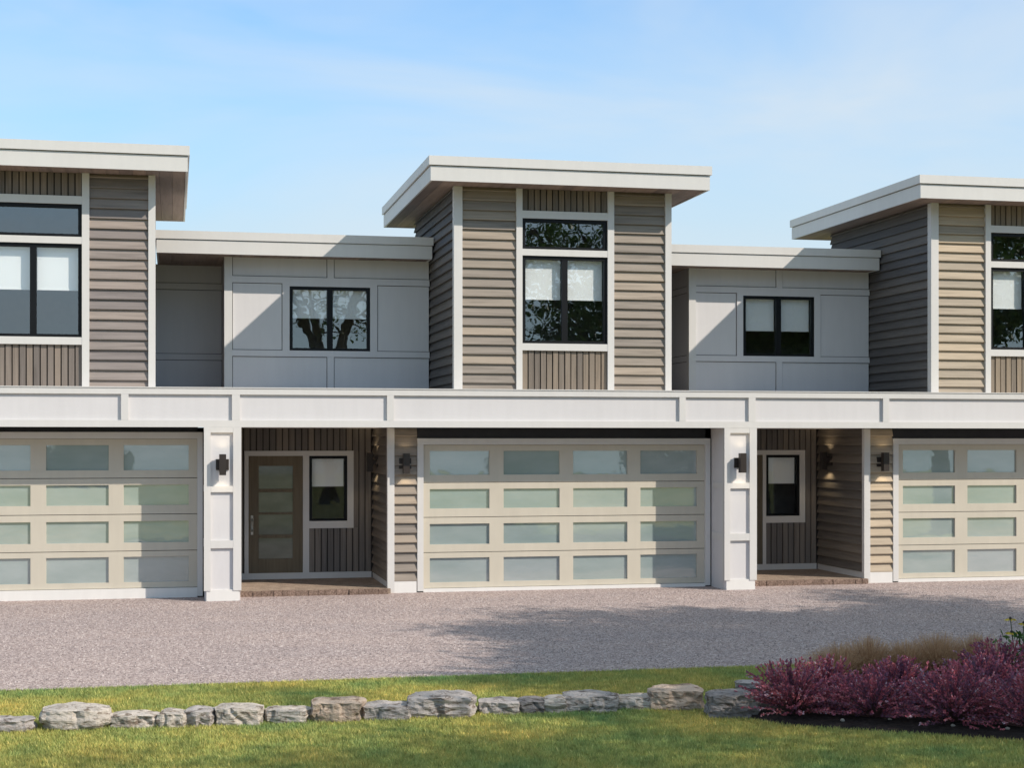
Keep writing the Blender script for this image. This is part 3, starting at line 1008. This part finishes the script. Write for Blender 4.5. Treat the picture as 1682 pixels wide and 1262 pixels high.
def shrub(x, y, r, h, label, seed):
    t = empty('barberry_shrub', (x, y, 0.03), label, 'shrub', 'purple red barberry shrubs in the soil bed')
    rs = np.random.default_rng(seed)
    hue = rs.uniform(-0.12, 0.12)
    ns = int(rs.uniform(170, 230))
    sm = MB(); C, Dd, Tn, Ln = [], [], [], []
    for k in range(ns):
        az = rs.uniform(0, 2 * math.pi); u_ = rs.uniform(0, 1) ** 0.8
        el = R(4 + 84 * (1 - u_))                           # from almost flat to upright
        reach = (math.cos(el) * r + 0) * rs.uniform(0.75, 1.12)
        top = h * (0.10 + 0.92 * math.sin(el) ** 0.8) * rs.uniform(0.8, 1.1)
        pts = []
        for j in range(7):
            f = j / 6
            q = np.array([math.cos(az) * reach * f, math.sin(az) * reach * f, top * (f ** 0.85) - 0.10 * r * max(0, f - 0.6) * math.cos(el)])
            q[:2] += rs.normal(0, 0.008, 2)
            pts.append(q)
        sm.tube([tuple(p) for p in pts], [0.0045 * (1 - 0.7 * j / 6) for j in range(7)], 3, False)
        base_t = rs.uniform(0.0, 0.6) + hue
        pts = np.array(pts)
        nl = 48
        ff = rs.uniform(0.22, 1.0, nl) ** 0.75 * 5.999
        i0 = ff.astype(int); fr = (ff - i0)[:, None]
        c = pts[i0] * (1 - fr) + pts[np.minimum(i0 + 1, 6)] * fr
        sd = pts[np.minimum(i0 + 1, 6)] - pts[i0]; sd /= np.linalg.norm(sd, axis=1, keepdims=True) + 1e-9
        rv = rs.normal(size=(nl, 3)); rv /= np.linalg.norm(rv, axis=1, keepdims=True)
        d = sd * 0.88 + rv * 0.62; d /= np.linalg.norm(d, axis=1, keepdims=True)
        C.append(c); Dd.append(d); Ln.append(rs.uniform(0.017, 0.034, nl))
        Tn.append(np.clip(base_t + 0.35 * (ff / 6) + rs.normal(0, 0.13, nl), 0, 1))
    C, Dd, Tn, Ln = map(np.concatenate, (C, Dd, Tn, Ln))
    v, tn = leaf_quads(C, Dd, Ln, Ln * 0.6, Tn)
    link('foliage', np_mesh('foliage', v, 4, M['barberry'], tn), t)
    sm.build('stems', M['stem'], t)
    return t


SH = [(5.50, -11.46, 0.55, 0.47, 'leftmost rounded purple barberry shrub, beside the dark stone block'),
      (6.10, -11.80, 0.56, 0.42, 'second purple barberry from the left at the front edge of the soil'),
      (6.02, -11.00, 0.44, 0.42, 'low purple barberry behind the first two, below the brown grass tuft'),
      (6.58, -11.35, 0.50, 0.46, 'middle purple barberry between the front row and the pale stone'),
      (6.70, -12.18, 0.60, 0.50, 'broad front purple barberry with drooping lower twigs right of centre'),
      (7.22, -12.55, 0.62, 0.48, 'front purple barberry nearest the right edge, cut by the frame'),
      (7.32, -11.60, 0.58, 0.50, 'tall reddish barberry behind the broad front one'),
      (7.78, -11.00, 0.56, 0.54, 'tallest back barberry with an orange red tip below the yellow flowers'),
      (8.05, -11.9, 0.58, 0.50, 'purple barberry at the far right, mostly outside the frame')]
for k, (x, y, r, h_, lb) in enumerate(SH):
    shrub(x, y, r, h_, lb, 300 + k)


def tuft(x, y, r, h, label, seed):
    rs = np.random.default_rng(seed)
    n = 1500
    az = rs.uniform(0, 2 * math.pi, n); b = rs.uniform(0, 0.1, n)
    le = rs.uniform(0.0, 1.15, n) ** 0.6
    tip = np.stack([np.cos(az) * r * le, np.sin(az) * r * le, h * (1.05 - 0.45 * le ** 2) * rs.uniform(0.7, 1.05, n)], 1)
    bs = np.stack([np.cos(az) * b, np.sin(az) * b, np.zeros(n)], 1)
    mid = bs * 0.45 + tip * 0.55; mid[:, 2] += 0.10 * h
    sd = np.stack([-np.sin(az), np.cos(az), np.zeros(n)], 1)
    w = 0.0022
    v1 = np.stack([bs - sd * w, bs + sd * w, mid + sd * w, mid - sd * w], 1).reshape(-1, 3)
    v2 = np.stack([mid - sd * w, mid + sd * w, tip + sd * 0.0008, tip - sd * 0.0008], 1).reshape(-1, 3)
    # seed heads: little quads on the outer third
    m_ = 2600
    i = rs.integers(0, n, m_); f = rs.uniform(0.35, 1.0, m_)[:, None]
    c = mid[i] * (1 - f) + tip[i] * f
    d = rs.normal(size=(m_, 3)); d[:, 2] += 0.8; d /= np.linalg.norm(d, axis=1, keepdims=True)
    v3, t3 = leaf_quads(c, d, np.full(m_, 0.018), np.full(m_, 0.005), rs.uniform(0.4, 1, m_))
    tn = np.concatenate([rs.uniform(0, 0.8, n), rs.uniform(0.2, 1, n), t3])
    o = link('grass_tuft', np_mesh('grass_tuft', np.concatenate([v1, v2, v3]), 4, M['drygrass'], tn), None, (x, y, 0.04))
    return tag(o, label, 'ornamental grass', 'dry ornamental grass behind the purple shrubs')


tuft(6.60, -9.98, 0.46, 0.40, 'leftmost tuft of dry brown ornamental grass behind the purple shrubs', 21)
tuft(6.98, -9.82, 0.46, 0.44, 'second tuft from the left of dry brown grass behind the purple shrubs', 22)
tuft(7.36, -9.92, 0.46, 0.40, 'middle tuft of dry brown ornamental grass behind the purple shrubs', 24)
tuft(7.76, -9.84, 0.48, 0.46, 'fourth tuft of dry brown ornamental grass, above the tall shrubs', 23)
tuft(8.2, -9.84, 0.44, 0.44, 'tuft of dry brown grass just left of the yellow flowers', 25)

# yellow coneflower at the right edge
fl = empty('coneflower', (8.42, -10.35, 0.05), 'leafy plant with yellow dark centred flowers at the right edge', 'flower')
rs = np.random.default_rng(5)
stm = MB(); pet, pt, ctr = [], [], MB()
for (dx, dy, z, lean) in ((-0.13, 0.0, 0.655, 0.3), (-0.15, -0.06, 0.525, -0.2), (0.05, 0.05, 0.60, 0.4), (0.16, 0.0, 0.68, 0.2), (0.24, 0.06, 0.55, 0.0)):
    top = Vector((dx, dy, z))
    stm.tube([(dx * 0.2, dy * 0.2, 0), (dx * 0.7, dy * 0.7, z * 0.55), tuple(top)], [0.006, 0.005, 0.004], 5)
    for k in range(12):
        a = 2 * math.pi * k / 12 + lean
        d = np.array([math.cos(a), math.sin(a), -0.25 + rs.uniform(-0.12, 0.12)])
        pet.append((np.array(top) + d * 0.012, d / np.linalg.norm(d))); pt.append(rs.uniform(0, 1))
    ctr.tube([tuple(top + Vector((0, 0, -0.008))), tuple(top + Vector((0, 0, 0.012))), tuple(top + Vector((0, 0, 0.022)))], [0.015, 0.015, 0.006], 8)
stm.build('stems', M['green_leaf'], fl)
v, tn = leaf_quads(np.array([p[0] for p in pet]), np.array([p[1] for p in pet]), np.full(len(pet), 0.055), np.full(len(pet), 0.024), np.array(pt))
link('petals', np_mesh('petals', v, 4, M['petal'], tn), fl)
ctr.build('flower_centres', M['bronze'], fl)
n = 420
c = np.stack([rs.normal(0.06, 0.13, n), rs.normal(0, 0.12, n), rs.uniform(0.05, 0.50, n)], 1)
d = rs.normal(size=(n, 3)); d /= np.linalg.norm(d, axis=1, keepdims=True)
v, tn = leaf_quads(c, d, rs.uniform(0.06, 0.11, n), rs.uniform(0.02, 0.035, n), rs.uniform(0, 1, n))
link('foliage', np_mesh('foliage', v, 4, M['green_leaf'], tn), fl)

# lawn blades: the mown grass one sees, from the gravel edge to the bottom of the picture
XA, XB, YA, YB = -2.6, 9.6, -14.4, EDGE - 0.01
n = 520000
bx = nrs.uniform(XA, XB, n); by = nrs.uniform(YA, YB, n)
poly = np.array(bed)
ins = np.zeros(n, bool); j = len(poly) - 1
for i in range(len(poly)):
    yi, yj, xi, xj = poly[i, 1], poly[j, 1], poly[i, 0], poly[j, 0]
    cnd = ((yi > by) != (yj > by)) & (bx < (xj - xi) * (by - yi) / (yj - yi + 1e-12) + xi)
    ins ^= cnd; j = i
d_ = by + 24.7
vis = (bx > -0.125 * d_ - 0.1) & (bx < 0.61 * d_ + 0.1) & ~ins
bx, by = bx[vis], by[vis]; n = len(bx)
az = nrs.uniform(0, 2 * math.pi, n); ht = nrs.uniform(0.010, 0.034, n); lean = nrs.uniform(0.008, 0.045, n)
w = nrs.uniform(0.003, 0.006, n)
ca, sa = np.cos(az), np.sin(az)
ba = np.stack([bx - sa * w, by + ca * w, np.full(n, -0.012)], 1)
bb = np.stack([bx + sa * w, by - ca * w, np.full(n, -0.012)], 1)
tp = np.stack([bx + ca * lean, by + sa * lean, ht], 1)
v = np.stack([ba, bb, tp], 1).reshape(-1, 3)
tone = np.clip(nrs.normal(0.48, 0.2, n), 0, 1); tone[nrs.uniform(0, 1, n) < 0.012] = 1.0
tag(link('grass', np_mesh('grass', v, 3, M['blades'], tone)), 'short mown grass with yellow green patches between driveway and frame bottom', None, None, 'stuff')

# loose pebbles over the gravel drive
n = 80000
px_ = nrs.uniform(-3, 15.5, n); py_ = -8.3 + 8.25 * nrs.uniform(0, 1, n)
px_[: n // 60] = nrs.uniform(-3, 15.5, n // 60); 
d_ = py_ + 24.7
k = (px_ > -0.13 * d_) & (px_ < 0.62 * d_); px_, py_ = px_[k], py_[k]; n = len(px_)
s = nrs.uniform(0.0035, 0.0095, n)
az = nrs.uniform(0, 2 * math.pi, n)
e1 = np.stack([np.cos(az), np.sin(az), np.zeros(n)], 1) * (s * nrs.uniform(0.8, 1.5, n))[:, None]
e2 = np.stack([-np.sin(az), np.cos(az), np.zeros(n)], 1) * (s * nrs.uniform(0.6, 1.0, n))[:, None]
ct = np.stack([px_, py_, np.zeros(n)], 1)
tpp = ct + np.stack([nrs.normal(0, 0.2, n) * s, nrs.normal(0, 0.2, n) * s, s * nrs.uniform(0.7, 1.2, n)], 1)
q = [ct + e1, ct + e2, ct - e1, ct - e2]
tris = []
for i in range(4): tris += [q[i], q[(i + 1) % 4], tpp]
v = np.stack(tris, 1).reshape(-1, 3)
tag(link('gravel_stones', np_mesh('gravel_stones', v, 3, M['pebbles'], np.repeat(nrs.uniform(0, 1, n), 4))), 'loose pinkish grey gravel spread over the driveway', None, None, 'stuff')


mw_ = Mat('added_water')
mw_.bsdf((0.05, 0.08, 0.10), 0.08, 0.5)
mw_.bump(mw_.noise(mw_.world((0.3, 1, 1)), 0.8, 4), 0.3, 0.05)
sheet('added_lake', -900, 900, -890, -84, 0.03, mw_.m)  # added out of view to brighten the reflections in the garage panes
for k, (bx_, by_, br_, bh_) in enumerate([(19.8, -60, 2.3, 2.4), (28.3, -61, 2.6, 2.7), (39.5, -60, 2.4, 2.5), (-4.5, -61, 2.4, 2.3)]):  # unseen bushes added as dark shapes for the garage pane reflections
    t = empty('added_bush', (bx_, by_, 0), 'round dark green bush added to darken pane reflections, by the lake behind the viewpoint, %s' % ('second from the middle garage', 'opposite the right porch', 'furthest right', 'furthest left')[k], 'bush', 'added bushes along the lake shore')
    rs = np.random.default_rng(900 + k); n = 2600
    c = rs.normal(size=(n, 3)); c /= np.linalg.norm(c, axis=1, keepdims=True)
    c *= (rs.uniform(0.55, 1.0, n) ** 0.5)[:, None] * np.array([br_, br_, bh_ * 0.55]); c[:, 2] += bh_ * 0.5
    c = c[c[:, 2] > 0.05]; n = len(c)
    d = rs.normal(size=(n, 3)); d /= np.linalg.norm(d, axis=1, keepdims=True)
    v, tn = leaf_quads(c, d, rs.uniform(0.25, 0.45, n), rs.uniform(0.18, 0.3, n), rs.uniform(0, 0.8, n))
    link('foliage', np_mesh('foliage', v, 4, M['tree_leaf'], tn), t)
    MB().tube([(0, 0, -0.05), (0.02, 0.03, bh_ * 0.5)], [0.12, 0.06], 7).build('trunk', M['bark'], t)


# ------------------------------------------------------------------ trees in the garden across the drive (outside the frame, they cast the shade and show in the panes)
def tree(x, y, fork, crown_c, crown_r, leaves, label, seed, lsize=0.14, nlimb=7, trunk_r=0.2, limb_r=0.11):
    t = empty('garden_tree', (x, y, 0), label, 'tree', 'broadleaf trees across the driveway from the houses')
    rr = random.Random(seed); rs = np.random.default_rng(seed)
    wood = MB()
    wood.tube([(0, 0, -0.1), (0.03, 0.02, 0.5), (-0.04, 0.03, fork * 0.6), (0, 0, fork)], [trunk_r * 1.5, trunk_r * 1.08, trunk_r * 0.9, trunk_r * 0.8], 10)
    wood.build('trunk', M['bark'], t)
    limbs = MB(); tips = []
    cc = Vector(crown_c) - Vector((x, y, 0)); cr = Vector(crown_r)
    for k in range(nlimb):
        a = 2 * math.pi * k / nlimb + rr.uniform(-0.3, 0.3); z = rr.uniform(-0.25, 0.85)
        rad = math.sqrt(max(0.05, 1 - z * z)) * rr.uniform(0.6, 0.9)
        end = cc + Vector((math.cos(a) * rad * cr.x, math.sin(a) * rad * cr.y, z * cr.z))
        st_ = Vector((0, 0, fork - rr.uniform(0.0, 0.25) * fork * 0.4))
        mid = st_.lerp(end, 0.45) + Vector((rr.uniform(-.2, .2), rr.uniform(-.2, .2), 0.35))
        limbs.tube([tuple(st_), tuple(st_.lerp(mid, 0.5) + Vector((rr.uniform(-.1, .1), rr.uniform(-.1, .1), 0.08))), tuple(mid), tuple(end)], [limb_r, limb_r * 0.8, limb_r * 0.55, limb_r * 0.18], 7)
        for q in range(6):
            f = rr.uniform(0.35, 1.0)
            p0 = st_.lerp(mid, f * 2) if f < 0.5 else mid.lerp(end, f * 2 - 1)
            dv = Vector((rr.gauss(0, 1), rr.gauss(0, 1), rr.gauss(0.3, 0.8))).normalized()
            p1 = p0 + dv * rr.uniform(0.6, 1.3) * cr.length * 0.22
            p2 = p1 + (dv + Vector((rr.gauss(0, .5), rr.gauss(0, .5), rr.gauss(0, .4)))) * 0.4 * cr.length * 0.2
            limbs.tube([tuple(p0), tuple(p1), tuple(p2)], [limb_r * 0.3, limb_r * 0.18, limb_r * 0.07], 5)
            for g in (0.3, 0.55, 0.8, 1.0):
                tips.append(p0.lerp(p1, g)); tips.append(p1.lerp(p2, g))
    limbs.build('limbs', M['bark'], t)
    tips = np.array([tuple(p) for p in tips])
    i = rs.integers(0, len(tips), leaves)
    c = tips[i] + rs.normal(0, 1, (leaves, 3)) * np.array([0.34, 0.34, 0.26])
    d = rs.normal(size=(leaves, 3)); d[:, 2] -= 0.4; d /= np.linalg.norm(d, axis=1, keepdims=True)
    ln = rs.uniform(0.6, 1.2, leaves) * lsize
    v, tn = leaf_quads(c, d, ln, ln * 0.6, np.clip(rs.normal(0.45, 0.22, leaves), 0, 1))
    link('crown', np_mesh('crown', v, 4, M['tree_leaf'], tn), t)
    return t


tree(14.4, -14.3, 3.4, (14.0, -14.1, 7.0), (3.7, 3.0, 2.7), 42000, 'tree right of the view whose crown shades the near half of the driveway', 51, 0.17, 13, 0.24)
tree(16.6, -12.3, 3.5, (16.4, -12.1, 7.2), (3.6, 3.0, 2.7), 42000, 'tree right of the view whose crown shades the far half of the driveway', 56, 0.17, 13, 0.24)
tree(20.4, -12.6, 3.6, (20.2, -12.4, 7.4), (3.8, 3.4, 2.8), 42000, 'tree furthest right of the view whose crown shades the right end of the driveway', 55, 0.17, 13, 0.24)
tree(13.9, -20.2, 3.2, (12.8, -19.9, 8.3), (3.3, 3.0, 3.0), 19000, 'tree right of the view that shades the shrubs and shows in the middle tower window', 52, 0.16, 15, 0.2)
tree(6.0, -31.0, 4.9, (6.2, -31.2, 9.2), (3.6, 3.2, 2.4), 1300, 'forked tree behind the viewpoint mirrored in the small upper window', 53, 0.17, 6, 0.3, 0.2)
tree(21.5, -20.5, 3.6, (21.5, -20.5, 8.2), (3.2, 3.2, 2.8), 16000, 'tree far right of the view mirrored in the right tower window', 54, 0.16, 8, 0.22)
